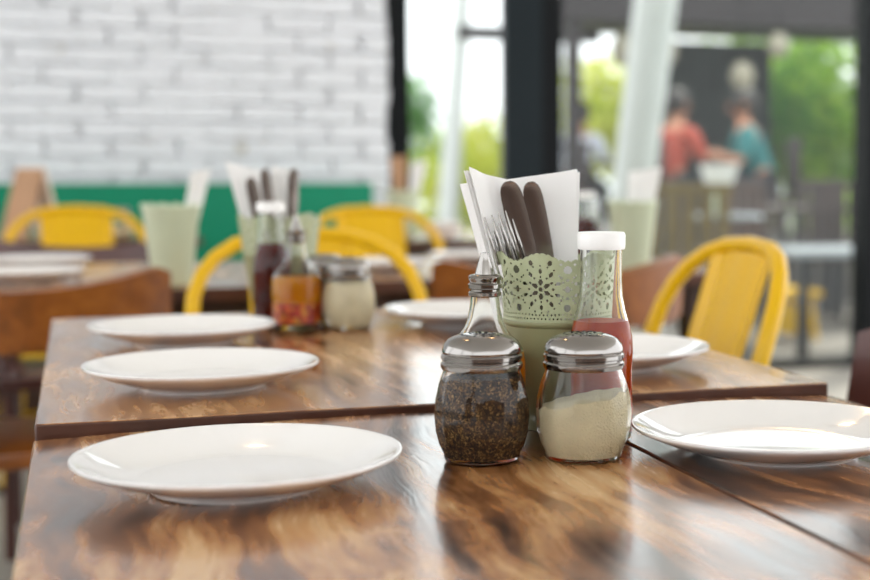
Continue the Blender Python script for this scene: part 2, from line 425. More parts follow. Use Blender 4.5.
# window wall: frames, column, panes
def post(name, x0, x1, y0, y1, m, label):
    return struct(MB().box(((x0+x1)/2, (y0+y1)/2, 1.6), (x1-x0, y1-y0, 3.2)).build(name, m, bevel=.006, smooth=False), label)
post('trim_1', 1.312, 1.402, WY - .02, WY + .12, M['framed'], 'dark steel window post against the brick wall')
post('wall_column', 1.832, 2.012, WY - .04, WY + .03, M['frame'], 'wide charcoal steel column between the windows')
post('trim_2', 2.014, 2.11, WY - .03, WY + .05, M['framed'], 'black window post beside the charcoal column')
post('trim_3', 3.70, 3.85, WY - .03, WY + .12, M['framed'], 'black window post at the right of the large pane')
for i, (a, b) in enumerate(((1.402, 1.832), (2.11, 3.70), (3.85, 4.95))):
    w = struct(MB().box(((a+b)/2, WY + .05, .015), (b-a, .09, .03)).build(f'window_{i+1}', M['framed'], smooth=False), 'floor-height window')
    MB().box(((a+b)/2, WY + .05, 3.14), (b-a, .09, .12)).build('head_rail', M['framed'], w, smooth=False)
    MB().box(((a+b)/2, WY + .05, 1.555), (b-a, .008, 3.05)).build('pane', M['pane'], w, smooth=False)

# green bench against the brick wall
bench = thing('wall_bench', 'long green upholstered bench along the white brick wall', 'bench', (0, 5.95, 0))
MB().box((-.75, .19, .66), (3.9, .12, .535)).build('backrest', M['green'], bench, bevel=.02)
MB().box((-.75, -.08, .40), (3.9, .46, .12)).build('seat', M['green'], bench, bevel=.03)
MB().box((-.75, -.06, .17), (3.86, .38, .34)).build('plinth', M['brownseat'], bench, bevel=.005)

# ------------------------------------------------------------------ tables
ZF, ZN = .75, .744
def table(label, x0, x1, y0, y1, ztop, seams, m, crown=0., th=.026, cat='table', group=None):
    cx, cy = (x0+x1)/2, (y0+y1)/2
    t = thing('wooden_table', label, cat, (cx, cy, 0), 0, group)
    hw = (x1-x0)/2
    ed = [x0] + seams + [x1]
    for a, b in zip(ed[:-1], ed[1:]):
        ga = .0012 if a != x0 else 0; gb = .0012 if b != x1 else 0
        def top(u, v, a=a+ga, b=b-gb):
            x = lerp(a, b, u) - cx
            wob = .0014 * noise.noise(Vector((x * 7, v * 3, ztop * 9)))
            y = lerp(y0, y1, v) - cy
            if v == 0 or v == 1: y += .003 * noise.noise(Vector((x * 9, v * 5 + 3, 1)))
            return (x, y, ztop - crown * (x / hw) ** 2 + (wob if 0 < v < 1 else 0) - th / 2)
        mb = MB().slab(top, 14, 10, th)
        me = mb.mesh('plank', bevel=0, angle=30)
        me.materials.append(m); me.materials.append(M['woodedge'])
        for p in me.polygons:
            if abs(p.normal.z) < .5: p.material_index = 1
        o = obj('plank', me, None, t)
        bv = o.modifiers.new('edge', 'BEVEL'); bv.width = .0022; bv.segments = 2; bv.limit_method = 'ANGLE'; bv.angle_limit = R(50)
    zl = ztop - th - crown
    for sx in (-1, 1):
        MB().box((sx * (hw - .085), 0, zl - .035), (.025, (y1-y0) - .2, .07)).build('apron', M['brownseat'], t, bevel=.003, smooth=False)
    for sy in (-1, 1):
        MB().box((0, sy * ((y1-y0)/2 - .085), zl - .035), (2*hw - .2, .025, .07)).build('apron', M['brownseat'], t, bevel=.003, smooth=False)
    for sx in (-1, 1):
        for sy in (-1, 1):
            MB().box((sx*(hw-.09), sy*((y1-y0)/2-.09), zl/2), (.055, .055, zl)).build('leg', M['brownseat'], t, bevel=.004, smooth=False)
    return t
table('glossy figured wooden table nearest the viewer, holding the herb and cheese shakers', -.042, .756, .42, 1.348, ZN, [.44], M['wood'], crown=.007)
table('figured wooden table behind the nearest one, set with four white plates', -.041, .756, 1.354, 2.335, ZF, [.455], M['wood2'])
table('brown table behind the curved wooden chair back at left, with two plates', -.40, .43, 2.86, 3.72, ZF, [.0], M['wood2'])
table('brown table behind the central napkin caddy, holding a plain green pail', .50, 1.42, 2.92, 3.75, ZF, [.9], M['wood2'])
table('far brown table before the green bench at left, with the folded card', -.55, .40, 4.98, 5.62, ZF, [-.1], M['wood2'])
table('far brown table near the window post, holding the farthest caddy', .62, 1.45, 4.62, 5.40, ZF, [1.0], M['wood2'])

# ------------------------------------------------------------------ plates
PPROF = [(.0, .004), (.058, .004), (.060, .0), (.0655, .0), (.0675, .004), (.082, .0075), (.098, .0128), (.112, .0185), (.1195, .0222),
         (.1212, .0240), (.1208, .0255), (.1190, .0258), (.1165, .0247), (.104, .0185), (.092, .0128), (.083, .0094), (.078, .0080), (.074, .0074), (.0, .0070)]
pm = MB().lathe(PPROF, 72).mesh('plate', angle=60); pm.materials.append(M['plate'])
def plate(label, x, y, z, s=1.):
    o = obj('dinner_plate', pm, None, None, (x, y, z), random.uniform(0, 6)); o.scale = (s, s, s)
    return tag(o, label, 'plate', 'white dinner plates')
plate('white plate on the nearest table, left of the herb shaker', .110, 1.084, ZN - .0026)
plate('white plate at the right edge of the nearest table, beside the cheese shaker', .546, 1.064, ZN - .0024)
plate('white plate at the front left of the second table', .1204, 1.5435, ZF + .0006)
plate('white plate at the back left of the second table, beside the chilli oil', .1284, 1.948, ZF + .0006)
plate('white plate on the second table seen behind the slim glass cruet neck', .540, 2.050, ZF + .0006)
plate('white plate on the second table, partly behind the red sauce bottle, before the yellow chair', .572, 1.548, ZF + .0006)
plate('white plate nearer of two behind the curved wooden chair at left', -.105, 3.13, ZF + .001)
plate('white plate farther of two behind the curved wooden chair at left', -.09, 3.56, ZF + .001)
plate('white plate seen inside the arch of the central yellow chair', .640, 3.20, ZF + .001)
plate('white plate on the far brown table, just left of the central napkins', .93, 3.42, ZF + .001)

# ------------------------------------------------------------------ glass shakers
def flute(a, z): return 1 + .016 * math.cos(14 * a + 18 * z) * max(0., 1 - abs(z - .035) / .036)
JO = [(.0, .0), (.0285, .0), (.0305, .0022), (.0310, .006), (.0345, .013), (.0372, .024), (.0380, .036), (.0372, .048), (.0345, .060), (.0312, .069), (.0300, .074), (.0300, .078)]
JI = [(.0285, .078), (.0285, .073), (.0300, .068), (.0331, .060), (.0357, .048), (.0364, .036), (.0357, .024), (.0331, .014), (.0297, .0065), (.0285, .0042), (.0, .0038)]
LID = [(.0318, .0715), (.0328, .0735), (.0328, .0762), (.0314, .0776), (.0314, .0788), (.0326, .0800), (.0326, .0826), (.0312, .0838), (.0312, .0848), (.0318, .0858),
       (.0314, .0880), (.0300, .0912), (.0268, .0948), (.0215, .0974), (.0135, .0991), (.0, .0998)]
jar_me = MB().lathe(JO + JI, 84, flute).mesh('jar', angle=60); jar_me.materials.append(M['glass'])
lid_me = MB().lathe(LID, 64).mesh('lid', angle=35); lid_me.materials.append(M['steel'])
hb = MB()
for rr, n in ((.004, 5), (.0095, 10), (.0155, 14)):
    for k in range(n):
        a = 2*math.pi*k/n + rr*90; zz = .0997 - (rr / .0205) ** 2 * .0022
        hb.lathe([(.0011, 0), (.0011, .0004)], 8, off=(rr*math.cos(a), rr*math.sin(a), zz), capt=True)
hole_me = hb.mesh('shaker_holes', smooth=False); hole_me.materials.append(M['framed'])
def fill_mesh(name, level, tilt, lumps, m, az=0.):
    pr = [(r + .0003, z) for r, z in JI[::-1] if r > 0]
    n = 56; v = [(0, 0, pr[0][1] - .0003)]; f = []; rings = []
    zs = [pr[0][1] - .0003 + (level - .004) * k / 14 for k in range(15)]
    def rad(z):
        for (r0, z0), (r1, z1) in zip(pr[:-1], pr[1:]):
            if z0 <= z <= z1: return lerp(r0, r1, (z - z0) / max(1e-6, z1 - z0))
        return pr[-1][0] if z > pr[-1][1] else pr[0][0]
    for z in zs:
        ring = []
        for k in range(n):
            a = 2*math.pi*k/n
            zz = z
            t = (z - zs[0]) / (zs[-1] - zs[0])
            zz = z + tilt * math.cos(a - az) * t + lumps * t * noise.noise(Vector((3*math.cos(a), 3*math.sin(a), 2)))
            rr = rad(zz) * flute(a, zz); ring.append(len(v)); v.append((rr*math.cos(a), rr*math.sin(a), zz))
        rings.append(ring)
    for q in (.75, .45, .15):
        ring = []
        for k in range(n):
            a = 2*math.pi*k/n; rr = rad(level) * q
            zz = zs[-1] + tilt * math.cos(a - az) * q + lumps * noise.noise(Vector((3*q*math.cos(a), 3*q*math.sin(a), 2))) + .001
            ring.append(len(v)); v.append((rr*math.cos(a), rr*math.sin(a), zz))
        rings.append(ring)
    for k in range(n): f.append((0, rings[0][(k+1) % n], rings[0][k]))
    for a, b in zip(rings[:-1], rings[1:]):
        for k in range(n): f.append((a[k], a[(k+1) % n], b[(k+1) % n], b[k]))
    f.append(tuple(rings[-1]))
    mb = MB(); mb.add(v, f); me = mb.mesh(name, angle=60); me.materials.append(m); return me
cheese_me = fill_mesh('grated_cheese', .047, .0072, .004, M['cheese'], az=R(-10))
herb_me = fill_mesh('dried_herbs', .066, .002, .003, M['herb'])
def shaker(label, x, y, z, fill, fname, rz=0.):
    t = thing('glass_shaker', label, 'shaker', (x, y, z), rz, 'glass condiment shakers')
    t.scale = (1, 1, 1.025)
    obj('jar', jar_me, None, t); l = obj('lid', lid_me, None, t); obj('shaker_holes', hole_me, None, l); obj(fname, fill, None, t)
    return t
def zn(x): return ZN - .007 * ((x - .357) / .399) ** 2 + .0008
shaker('glass shaker of dark dried herbs with a steel lid, on the nearest table', .303, 1.103, zn(.303), herb_me, 'dried_herbs')
shaker('glass shaker half full of grated cheese with a steel lid, on the nearest table', .382, 1.082, zn(.382), cheese_me, 'grated_cheese', R(-17))
shaker('blurred glass shaker of grated cheese on the second table beside chilli oil', .365, 2.045, ZF + .001, fill_mesh('grated_cheese', .066, .001, .002, M['cheese']), 'grated_cheese')
shaker('blurred dark-lidded shaker on the second table tucked behind the cheese shaker', .345, 2.135, ZF + .001, herb_me, 'dried_herbs')
shaker('small white shaker on the far left table beside the yellow chair back', .14, 5.10, ZF + .001, cheese_me, 'grated_cheese')

# ------------------------------------------------------------------ sauce bottles
BO = [(0, .002), (.022, .0), (.0258, .002), (.0272, .007), (.0275, .03), (.0268, .045), (.0268, .06), (.0276, .078), (.0270, .088), (.0245, .100), (.0210, .112), (.0188, .124), (.0180, .138), (.0180, .166)]
BI = [(.0164, .166), (.0164, .138), (.0172, .124), (.0194, .112), (.0229, .100), (.0253, .088), (.0258, .078), (.0251, .06), (.0251, .045), (.0257, .03), (.0252, .008), (0, .006)]
bot_me = MB().lathe(BO + BI, 56).mesh('bottle_glass', angle=60); bot_me.materials.append(M['glass'])
cap_me = MB().lathe([(.0183, .1640), (.0200, .1642), (.0205, .1655), (.0207, .168), (.0207, .1765), (.0196, .1788), (.0, .1793)], 48).mesh('cap', angle=40); cap_me.materials.append(M['cap'])
def sauce_fill(level):
    pr = [(max(0, r + .0003), z - .0003) for r, z in BI[::-1]]
    pr[0] = (0, pr[0][1])
    out = []
    for (r0, z0), (r1, z1) in zip(pr[:-1], pr[1:]):
        out.append((r0, z0))
        if z1 >= level:
            out.append((lerp(r0, r1, (level - z0) / (z1 - z0)), level)); break
    out.append((0, level)); return MB().lathe(out, 48)
def bottle(label, x, y, z, level, m):
    t = thing('sauce_bottle', label, 'bottle', (x, y, z), 0, 'sauce bottles')
    obj('bottle_glass', bot_me, None, t); obj('cap', cap_me, None, t)
    sauce_fill(level).build('sauce', m, t)
    return t
bottle('glass bottle of red sauce with white cap, behind the cheese shaker', .424, 1.156, zn(.424), .103, M['sauce'])
bottle('blurred bottle of dark red sauce with white cap, before the second lacy pail', .270, 2.150, ZF + .001, .118, M['saucedark'])
bottle('small dark bottle with white cap beside the plain green pail, right of the central napkins', 1.085, 3.06, ZF + .001, .118, M['saucedark'])

# ------------------------------------------------------------------ oil cruets
CO = [(0, .002), (.030, .0), (.0335, .002), (.0350, .008), (.0352, .04), (.0348, .068), (.0330, .077), (.0285, .084), (.0226, .0895), (.0180, .096), (.0150, .104), (.0132, .114), (.0120, .128)]
CI = [(.0104, .128), (.0116, .114), (.0134, .104), (.0164, .096), (.0208, .0895), (.0266, .084), (.0312, .077), (.0330, .068), (.0334, .04), (.0332, .010), (.030, .007), (0, .0065)]
cr_me = MB().lathe(CO + CI, 56).mesh('cruet_glass', angle=60); cr_me.materials.append(M['glass'])
col_me = MB().lathe([(.0122, .1225), (.0140, .1235), (.0143, .1262), (.0130, .1275), (.0130, .1290), (.0146, .1302), (.0147, .1332), (.0132, .1345), (.0132, .1362), (.0142, .1374), (.0143, .1400), (.0128, .1415), (.0088, .1420)], 40).mesh('collar', angle=40); col_me.materials.append(M['steel_b'])
sp_me = MB().lathe([(.0088, .1418), (.0082, .1440), (.0055, .1530), (.0038, .1585), (.0036, .1605), (.0024, .1605), (.0024, .150)], 32).mesh('spout', angle=40); sp_me.materials.append(M['steel_b'])
def cfill(z0, z1, m, name, t):
    pr = [(r + .0003, z) for r, z in CI[::-1] if z0 <= z <= z1]
    pr = [(0, z0), (.0334, z0)] + [p for p in pr if p[1] > z0 + .002] + [(.0326 if z1 > .07 else .0336, z1), (0, z1)]
    MB().lathe(pr, 40).build(name, m, t)
def cruet(label, x, y, z):
    t = thing('oil_cruet', label, 'cruet', (x, y, z), 0, 'oil cruets')
    obj('cruet_glass', cr_me, None, t); obj('collar', col_me, None, t); obj('spout', sp_me, None, t)
    cfill(.0095, .038, M['chilli'], 'chilli_flakes', t); cfill(.0385, .074, M['oil'], 'oil', t)
    return t
cruet('slim-necked glass cruet with steel pourer, behind the herb shaker', .332, 1.197, zn(.332))
cruet('blurred cruet of orange chilli oil on the second table beside the cheese shaker', .294, 2.062, ZF + .001)

# ------------------------------------------------------------------ lacy pails (cutlery caddies)
NM = 7; RB, RT, ZB, HB = .0495, .0565, .098, .064
def lace_mesh():
    cols, rows = 448, 82; w = 2*math.pi*.053/NM
    H = [(0, .030, .0021, .0021, 0)]
    for k in range(6): H.append((.0062, k*60+30, .0030, .0021))
    for k in range(12): H.append((.0112, k*30, .0013, .0010))
    for k in range(10): H.append((.0160, k*36+18, .0026, .0016))
    for k in range(20): H.append((.0205, k*18, .0010, .0009))
    for k in range(2): H.append((.0245, 70 + k*40, .0025, .0020))
    holes = []
    for h in H:
        if len(h) == 5: holes.append((h[0], h[1], h[2], h[3], 0.))
        else: a = R(h[1]); holes.append((h[0]*math.cos(a), .030 + h[0]*math.sin(a), h[2], h[3], a))
    for sx in (-1, 1):
        holes += [(sx*w/2, .047, .0037, .0037, 0), (sx*w/2, .0135, .0033, .0033, 0), (sx*w/2, .030, .0022, .0030, 0), (sx*w/2, .038, .0014, .0012, 0), (sx*w/2, .022, .0014, .0012, 0),
                  (sx*(w/2-.0055), .0405, .0013, .0011, 0), (sx*(w/2-.0055), .0205, .0013, .0011, 0), (sx*(w/2-.006), .0520, .0012, .0010, 0)]
    for j in range(-6, 7):
        holes.append((j*w/13, .0040, .0009, .0009, 0)); holes.append(((j+.5)*w/13, .0075, .0009, .0009, 0))
    def inhole(u, v):
        for hx, hy, rx, ry, a in holes:
            dx, dy = u-hx, v-hy
            if abs(dx) > .004 or abs(dy) > .004: continue
            c, s = math.cos(a), math.sin(a); p = dx*c + dy*s; q = -dx*s + dy*c
            if (p/rx)**2 + (q/ry)**2 < 1: return True
        return False
    def top(u): 
        return .0575 + .0035*math.cos(2*math.pi*u/w) + .0011*abs(math.sin(2*math.pi*u/w*4.5))
    per = cols // NM
    keep = {}
    for c in range(per):
        u = ((c+.5)/per - .5) * w
        for r in range(rows):
            v = (r+.5)/rows*HB
            keep[c, r] = v < top(u) and not inhole(u, v)
    V = []; F = []; idx = {}
    def vid(c, r):
        c %= cols
        if (c, r) not in idx:
            v = r/rows*HB; rr = lerp(RB, RT, v/HB); a = 2*math.pi*c/cols
            idx[c, r] = len(V); V.append((rr*math.cos(a), rr*math.sin(a), ZB + v))
        return idx[c, r]
    for c in range(cols):
        for r in range(rows):
            if keep[c % per, r]: F.append((vid(c, r), vid(c+1, r), vid(c+1, r+1), vid(c, r+1)))
    me = bpy.data.meshes.new('lace_band'); me.from_pydata(V, [], F)
    bm = bmesh.new(); bm.from_mesh(me)
    bmesh.ops.solidify(bm, geom=list(bm.faces), thickness=.0008)
    bm.to_mesh(me); bm.free(); me.shade_smooth(); me.set_sharp_from_angle(angle=R(50)); me.materials.append(M['sage'])
    return me
lace_me = lace_mesh()
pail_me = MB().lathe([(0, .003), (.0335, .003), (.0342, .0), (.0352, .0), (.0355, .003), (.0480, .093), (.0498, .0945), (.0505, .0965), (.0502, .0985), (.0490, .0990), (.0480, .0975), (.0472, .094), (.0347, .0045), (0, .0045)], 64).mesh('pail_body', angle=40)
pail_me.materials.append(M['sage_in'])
plain_me = MB().lathe([(0, .003), (.036, .003), (.037, .0), (.038, .003), (.0555, .150), (.0575, .152), (.0580, .155), (.0560, .157), (.0545, .152), (.0370, .005), (0, .005)], 56).mesh('pail_body', angle=40)
plain_me.materials.append(M['pale_sage'])
def caddy(label, x, y, z, rz=0., plain=False):
    t = thing('cutlery_pail', label, 'pail', (x, y, z), rz, 'sage green cutlery pails')
    if plain:
        obj('pail_body', plain_me, None, t)
        sc = MB()
        for k in range(14):
            a = 2*math.pi*k/14; sc.tube([(.0563*math.cos(a+d), .0563*math.sin(a+d), .154 + .006*(1-(d/.2)**2)) for d in (-.2, -.1, 0, .1, .2)], .0016, 6)
        sc.build('scalloped_rim', M['pale_sage'], t)
    else:
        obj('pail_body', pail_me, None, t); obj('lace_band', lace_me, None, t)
    return t
CA = R(-17.5)
caddy('sage green lace-rimmed pail of napkins and cutlery in the middle of the nearest table', .410, 1.231, zn(.41), CA + R(21))
caddy('blurred lace-rimmed green pail with napkins on the second table', .294, 2.236, ZF + .001, R(10)).scale = (1.12, 1.12, 1)
caddy('plain pale green pail behind the left wooden chair, one napkin leaning out', .176, 2.955, ZF + .001, 0, True)
caddy('plain pale green pail right of the red sauce bottle, on the table behind', 1.172, 2.995, ZF + .001, 0, True)
caddy('farthest pale green pail standing near the dark window post', 1.067, 4.90, ZF + .001, 0, True)

# napkins: each a folded stack of thin plies standing in a pail
def napkin(label, base, rz, tl, tr, br, bl, plies=4, bulge=.006, gap=.0013, seed=1, m=None, name='paper_napkin', cat='napkin', th=.0005):
    rnd = random.Random(seed); mb = MB()
    tl, tr, br, bl = (Vector(q) for q in (tl, tr, br, bl))
    n = ((tr - tl).cross(bl - tl)).normalized()
    for k in range(plies):
        j = [Vector((rnd.uniform(-.0016, .0016), 0, rnd.uniform(-.0025, .0015))) for _ in range(2)]
        def fn(u, v, k=k, j=j):
            p = lerp(lerp(bl, br, u), lerp(tl + j[0], tr + j[1], u), v)
            return p + n * (bulge * math.sin(math.pi * u) * (.3 + .7*v) + gap * k * (.5 + .5*v)) + n * .0012 * math.sin(9*u + 5*v + seed)
        mb.slab(fn, 10, 8, th)
    o = mb.build(name, m or M['napkin'], None, base, rz)
    return tag(o, label, cat, 'paper napkins' if cat == 'napkin' else None)
B1 = (.410, 1.231, zn(.41))
napkin('white napkin at the far left of the central pail, leaning outwards', B1, CA, (-.0885, .006, .219), (-.0765, -.012, .2205), (-.020, -.016, .010), (-.030, .004, .010), 5, .003, .0016, 3)
napkin('bright white folded napkin behind the forks in the central pail', B1, CA, (-.0790, -.020, .2335), (-.0440, .004, .2210), (-.004, .006, .010), (-.020, -.012, .010), 5, .004, .0015, 5)
napkin('broad white napkin at the right of the central pail, behind the knives', B1, CA, (-.0475, .008, .2215), (.0190, .020, .2315), (.016, .018, .010), (-.014, .012, .010), 5, .006, .0015, 8)
# cutlery
def cutlery_frame(base, rz): return Matrix.Translation(base) @ Matrix.Rotation(rz, 4, 'Z')
def knife(label, base, rz, tip, foot, w=.0185, bend=0., th=.0016):
    """blade-up table knife from tip (rounded) to foot; points in pail space"""
    tip, foot = Vector(tip), Vector(foot); ax = (foot - tip); Lk = ax.length; ax.normalize()
    sd = ax.cross(Vector((0, 1, 0))).normalized(); nn = sd.cross(ax).normalized()
    pr = [(0, .10), (.0012, .24), (.0035, .36), (.0075, .45), (.014, .50), (.03, .53), (.055, .52), (.08, .46), (.095, .36), (.105, .30), (.14, .30), (Lk, .36)]
    def fn(u, v):
        q = v * (len(pr) - 1); i = min(int(q), len(pr) - 2); y = lerp(pr[i][0], pr[i+1][0], q - i); ww = lerp(pr[i][1], pr[i+1][1], q - i)
        x = (u - .5) * 2 * ww * w
        return tip + ax*y + sd*(x + bend * (1 - y/Lk)**2) + nn * (.0022 * (1 - (2*u - 1)**2) * ww + .003 * math.sin(y * 22))
    o = MB().slab(fn, 8, 33, th).build('table_knife', M['knife'], None, base, rz, angle=50)
    return tag(o, label, 'knife', 'table knives')
def fork(label, base, rz, tip, foot, w=.022):
    tip, foot = Vector(tip), Vector(foot); ax = (foot - tip); Lk = ax.length; ax.normalize()
    sd = ax.cross(Vector((0, 1, 0))).normalized(); nn = sd.cross(ax).normalized()
    t = thing('table_fork', label, 'fork', base, rz, 'table forks')
    P = lambda x, y, h: tip + ax*y + sd*x + nn*h
    for k in range(4):
        x = (k - 1.5) * w * .30
        MB().tube([P(x*.98, 0, .004), P(x, .012, .0005), P(x, .028, -.0015), P(x, .046, -.0005)], [.0006, .0012, .0015, .0016], 8).build('tine', M['steel_b'], t)
    mb = MB()
    pr = [(.044, .50), (.052, .50), (.062, .36), (.074, .18), (.09, .15), (.13, .19), (Lk, .27)]
    def fn(u, v):
        q = v * (len(pr) - 1); i = min(int(q), len(pr) - 2); y = lerp(pr[i][0], pr[i+1][0], q - i); ww = lerp(pr[i][1], pr[i+1][1], q - i)
        return P((u - .5) * 2 * ww * w, y, -.002 * math.sin(math.pi * min(1, (y - .044) / .04)) + .0016 * math.cos(math.pi * (u - .5)) - .0016)
    mb.slab(fn, 6, 24, .0016); mb.build('handle', M['steel_b'], t)
    return t
knife('rounded steel table knife at the left of the pair in the central pail', B1, CA, (-.0400, -.010, .2225), (.004, -.016, .012), .0195, bend=-.005)
knife('rounded steel table knife at the right of the pair in the central pail', B1, CA, (-.0220, -.003, .2215), (.012, -.006, .012), .0175, bend=-.003)
fork('steel fork standing tines up at the front of the central pail', B1, CA, (-.0560, -.022, .1925), (-.002, -.010, .012))
fork('second steel fork just behind the front one in the central pail', B1, CA, (-.0500, -.014, .1850), (.004, -.004, .012))
# second caddy
B2 = (.294, 2.236, ZF + .001)
napkin('blurred white napkin rising at the left of the second lacy pail', B2, CA, (-.080, 0, .238), (-.030, .012, .226), (.004, .010, .010), (-.022, .0, .010), 5, .005, .0015, 11)
napkin('blurred white napkin upright between dark knives in the second lacy pail', B2, CA, (-.012, .010, .232), (.018, .010, .226), (.016, .008, .010), (-.008, .010, .010), 5, .005, .0015, 12)
knife('blurred knife leaning left in the second lacy pail', B2, CA, (-.040, -.020, .215), (-.002, -.020, .012), .017)
knife('blurred upright knife at the middle of the second lacy pail', B2, CA, (-.020, -.012, .228), (.004, -.012, .012), .015)
knife('blurred knife at the right edge of the second lacy pail', B2, CA, (.024, -.006, .228), (.012, -.008, .012), .016)
napkin('white napkin leaning right out of the pail behind the left wooden chair', (.176, 2.955, ZF + .001), CA, (.042, 0, .222), (.078, .008, .228), (.024, .006, .012), (.0, .0, .012), 4, .004, .0015, 13)
napkin('white napkin curling out of the pail right of the red sauce bottle', (1.172, 2.995, ZF + .001), CA, (-.006, 0, .222), (.066, .010, .232), (.024, .008, .012), (-.02, .0, .012), 5, .010, .0015, 14)
napkin('brown paper folded upright in the farthest pail by the window post', (1.067, 4.90, ZF + .001), CA, (-.044, 0, .275), (.010, .004, .278), (.010, .004, .012), (-.022, 0, .012), 4, .004, .002, 15, M['kraft'], 'kraft_paper', 'paper')
napkin('white napkin leaning right in the farthest pail by the window post', (1.067, 4.90, ZF + .001), CA, (.030, .012, .255), (.082, .014, .262), (.028, .010, .012), (.012, .010, .012), 4, .004, .002, 16)

# ------------------------------------------------------------------ yellow metal chairs
def yellow_parts():
    hw = .212
    # back leg + arch as one tube, y leaning back with height (sitter faces -y: local front is -y)
    def ly(z): return .165 + .14 * max(0., (z - .44) / .42) + (.0 if z > .44 else (.44 - z) * .10)
    pts = []
    for z in (.02, .15, .3, .44, .55, .63, .69): pts.append((-hw - (.02 if z < .4 else 0) * (1 - z/.44) , ly(z), z))
    for k in range(1, 12):
        a = math.pi * (1 - k/12); x = math.copysign(abs(math.cos(a)) ** .72, math.cos(a)) * hw; z = .69 + .168 * abs(math.sin(a)) ** .8
        pts.append((x, ly(z), z))
    for z in (.69, .63, .55, .44, .3, .15, .02): pts.append((hw + (.02 if z < .4 else 0) * (1 - z/.44), ly(z), z))
    def bow(x, z): return .035 * (1 - (x / hw) ** 2) * max(0., min(1., (z - .44) / .25)) if abs(x) < hw else 0.
    pts = [(x, y + bow(x, z), z) for x, y, z in pts]
    arch = MB().tube(pts, .0135, 12)
    def splat(u, v):
        z = lerp(.445, .845, v); wd = lerp(.098, .108, v)
        rid = .006 * math.exp(-((abs(u-.5)*2 - .72) / .10) ** 2) - .004 * math.exp(-((u-.5)*2 / .35) ** 2)
        return ((u - .5) * 2 * wd, ly(z) - .004 + rid + bow((u - .5) * 2 * wd, z), z)
    sp = MB().slab(splat, 24, 10, .003)
    seat = MB().box((0, -.02, .444), (.37, .36, .014))
    return arch, sp, seat, hw, ly
ar, sp, se, hw, ly = yellow_parts()
Y = dict(arch=ar.mesh('back_frame', angle=60), splat=sp.mesh('splat', angle=40), seat=se.mesh('seat', bevel=.006))
Y['leg'] = [MB().tube([(s*.20, -.20, .02), (s*.175, -.165, .44)], [.012, .016], 10).mesh('leg') for s in (-1, 1)]
Y['brace'] = MB().tube([(-.18, -.17, .30), (.18, -.17, .30)], .006, 8).mesh('brace')
Y['foot'] = MB().lathe([(.014, 0), (.016, .0), (.015, .024), (.012, .026)], 12, capb=True, capt=True).mesh('foot_cap')
Y['skirt'] = MB().box((0, -.02, .425), (.355, .345, .03)).mesh('seat_skirt', bevel=.005)
for k, q in Y.items():
    for e in (q if isinstance(q, list) else [q]): e.materials.append(M['framed'] if k == 'foot' else M['yellow'])
def yellow_chair(label, x, y, rz):
    t = thing('metal_chair', label, 'chair', (x, y, 0), rz, 'yellow metal chairs')
    obj('back_frame', Y['arch'], None, t); obj('splat', Y['splat'], None, t); obj('seat', Y['seat'], None, t); obj('seat_skirt', Y['skirt'], None, t)
    for l in Y['leg']: obj('leg', l, None, t)
    obj('brace', Y['brace'], None, t)
    for p in ((-.2, -.2), (.2, -.2), (-.242, ly(0)), (.242, ly(0))): obj('foot_cap', Y['foot'], None, t, (p[0], p[1], 0))
    return t
yellow_chair('yellow metal chair at the right side of the second table, seen from the front', .69, 2.10, R(-90))
yellow_chair('yellow metal chair tucked behind the second table, its arch framing the chilli oil', .388, 2.40, R(-3))
yellow_chair('far yellow metal chair left of the dark window post', .86, 4.11, R(0))
yellow_chair('far yellow metal chair at the left before the green bench', .01, 4.43, R(2))

# ------------------------------------------------------------------ curved wooden chairs (sitter faces +y)
def wood_chair_meshes():
    hw = .275
    def cy(x): return -.22 + .10 * (abs(x) / hw) ** 2.1
    def crest(u, v):
        x = (u - .5) * 2 * hw; z = lerp(.65, .762 + .040 * (abs(x) / hw) ** 2, v)
        k = max(0., (abs(x) / hw - .90) / .10); z = .725 + (z - .725) * (1 - .2 * k * k)
        return (x, cy(x) - .02 * v, z)
    c = MB().slab(crest, 28, 6, .022)
    d = dict(crest=c.mesh('backrest', bevel=0, angle=50), seat=MB().box((0, .02, .445), (.44, .42, .035)).mesh('seat', bevel=.012))
    d['leg'] = [MB().tube([(s*.20, .20, 0), (s*.19, .19, .43)], [.015, .02], 10).mesh('leg') for s in (-1, 1)] + \
               [MB().tube([(s*.20, -.20, 0), (s*.195, -.175, .43), (s*.20, cy(.20) + .022, .66), (s*.20, cy(.2) + .004, .74)], [.015, .02, .018, .014], 10).mesh('leg') for s in (-1, 1)]
    d['arm'] = []
    for s in (-1, 1):
        d['arm'].append(MB().tube([(s*.245, cy(.245) + .016, .700), (s*.262, -.02, .685), (s*.258, .04, .678), (s*.252, .10, .672)], [.016, .019, .019, .016], 10).mesh('arm'))
    d['apost'] = [MB().tube([(s*.20, .15, .44), (s*.252, .085, .67)], .013, 8).mesh('arm_post') for s in (-1, 1)]
    return d
Wd = wood_chair_meshes()
def wood_chair(label, x, y, rz, m, arms=True):
    t = thing('wooden_armchair', label, 'chair', (x, y, 0), rz, 'curved wooden chairs')
    def put(n, me):
        o = obj(n, me, M['chairwood'], t)
        if m is not M['chairwood']: o.material_slots[0].link = 'OBJECT'; o.material_slots[0].material = m
    put('backrest', Wd['crest']); put('seat', Wd['seat'])
    for l in Wd['leg']: put('leg', l)
    if arms:
        for l in Wd['arm']: put('arm', l)
        for l in Wd['apost']: put('arm_post', l)
    return t
wood_chair('wooden chair at the left, its broad curved back turned to the viewer', -.115, 2.975, R(0), M['chairwood'])
wood_chair('wooden chair half hidden behind the central napkin pail, back to the viewer', .965, 3.02, R(0), M['chairwood'])
wood_chair('dark red-brown chair cut off by the right edge of the picture', .80, 1.41, R(82), M['chairdark'], False).scale = (1, 1, .97)
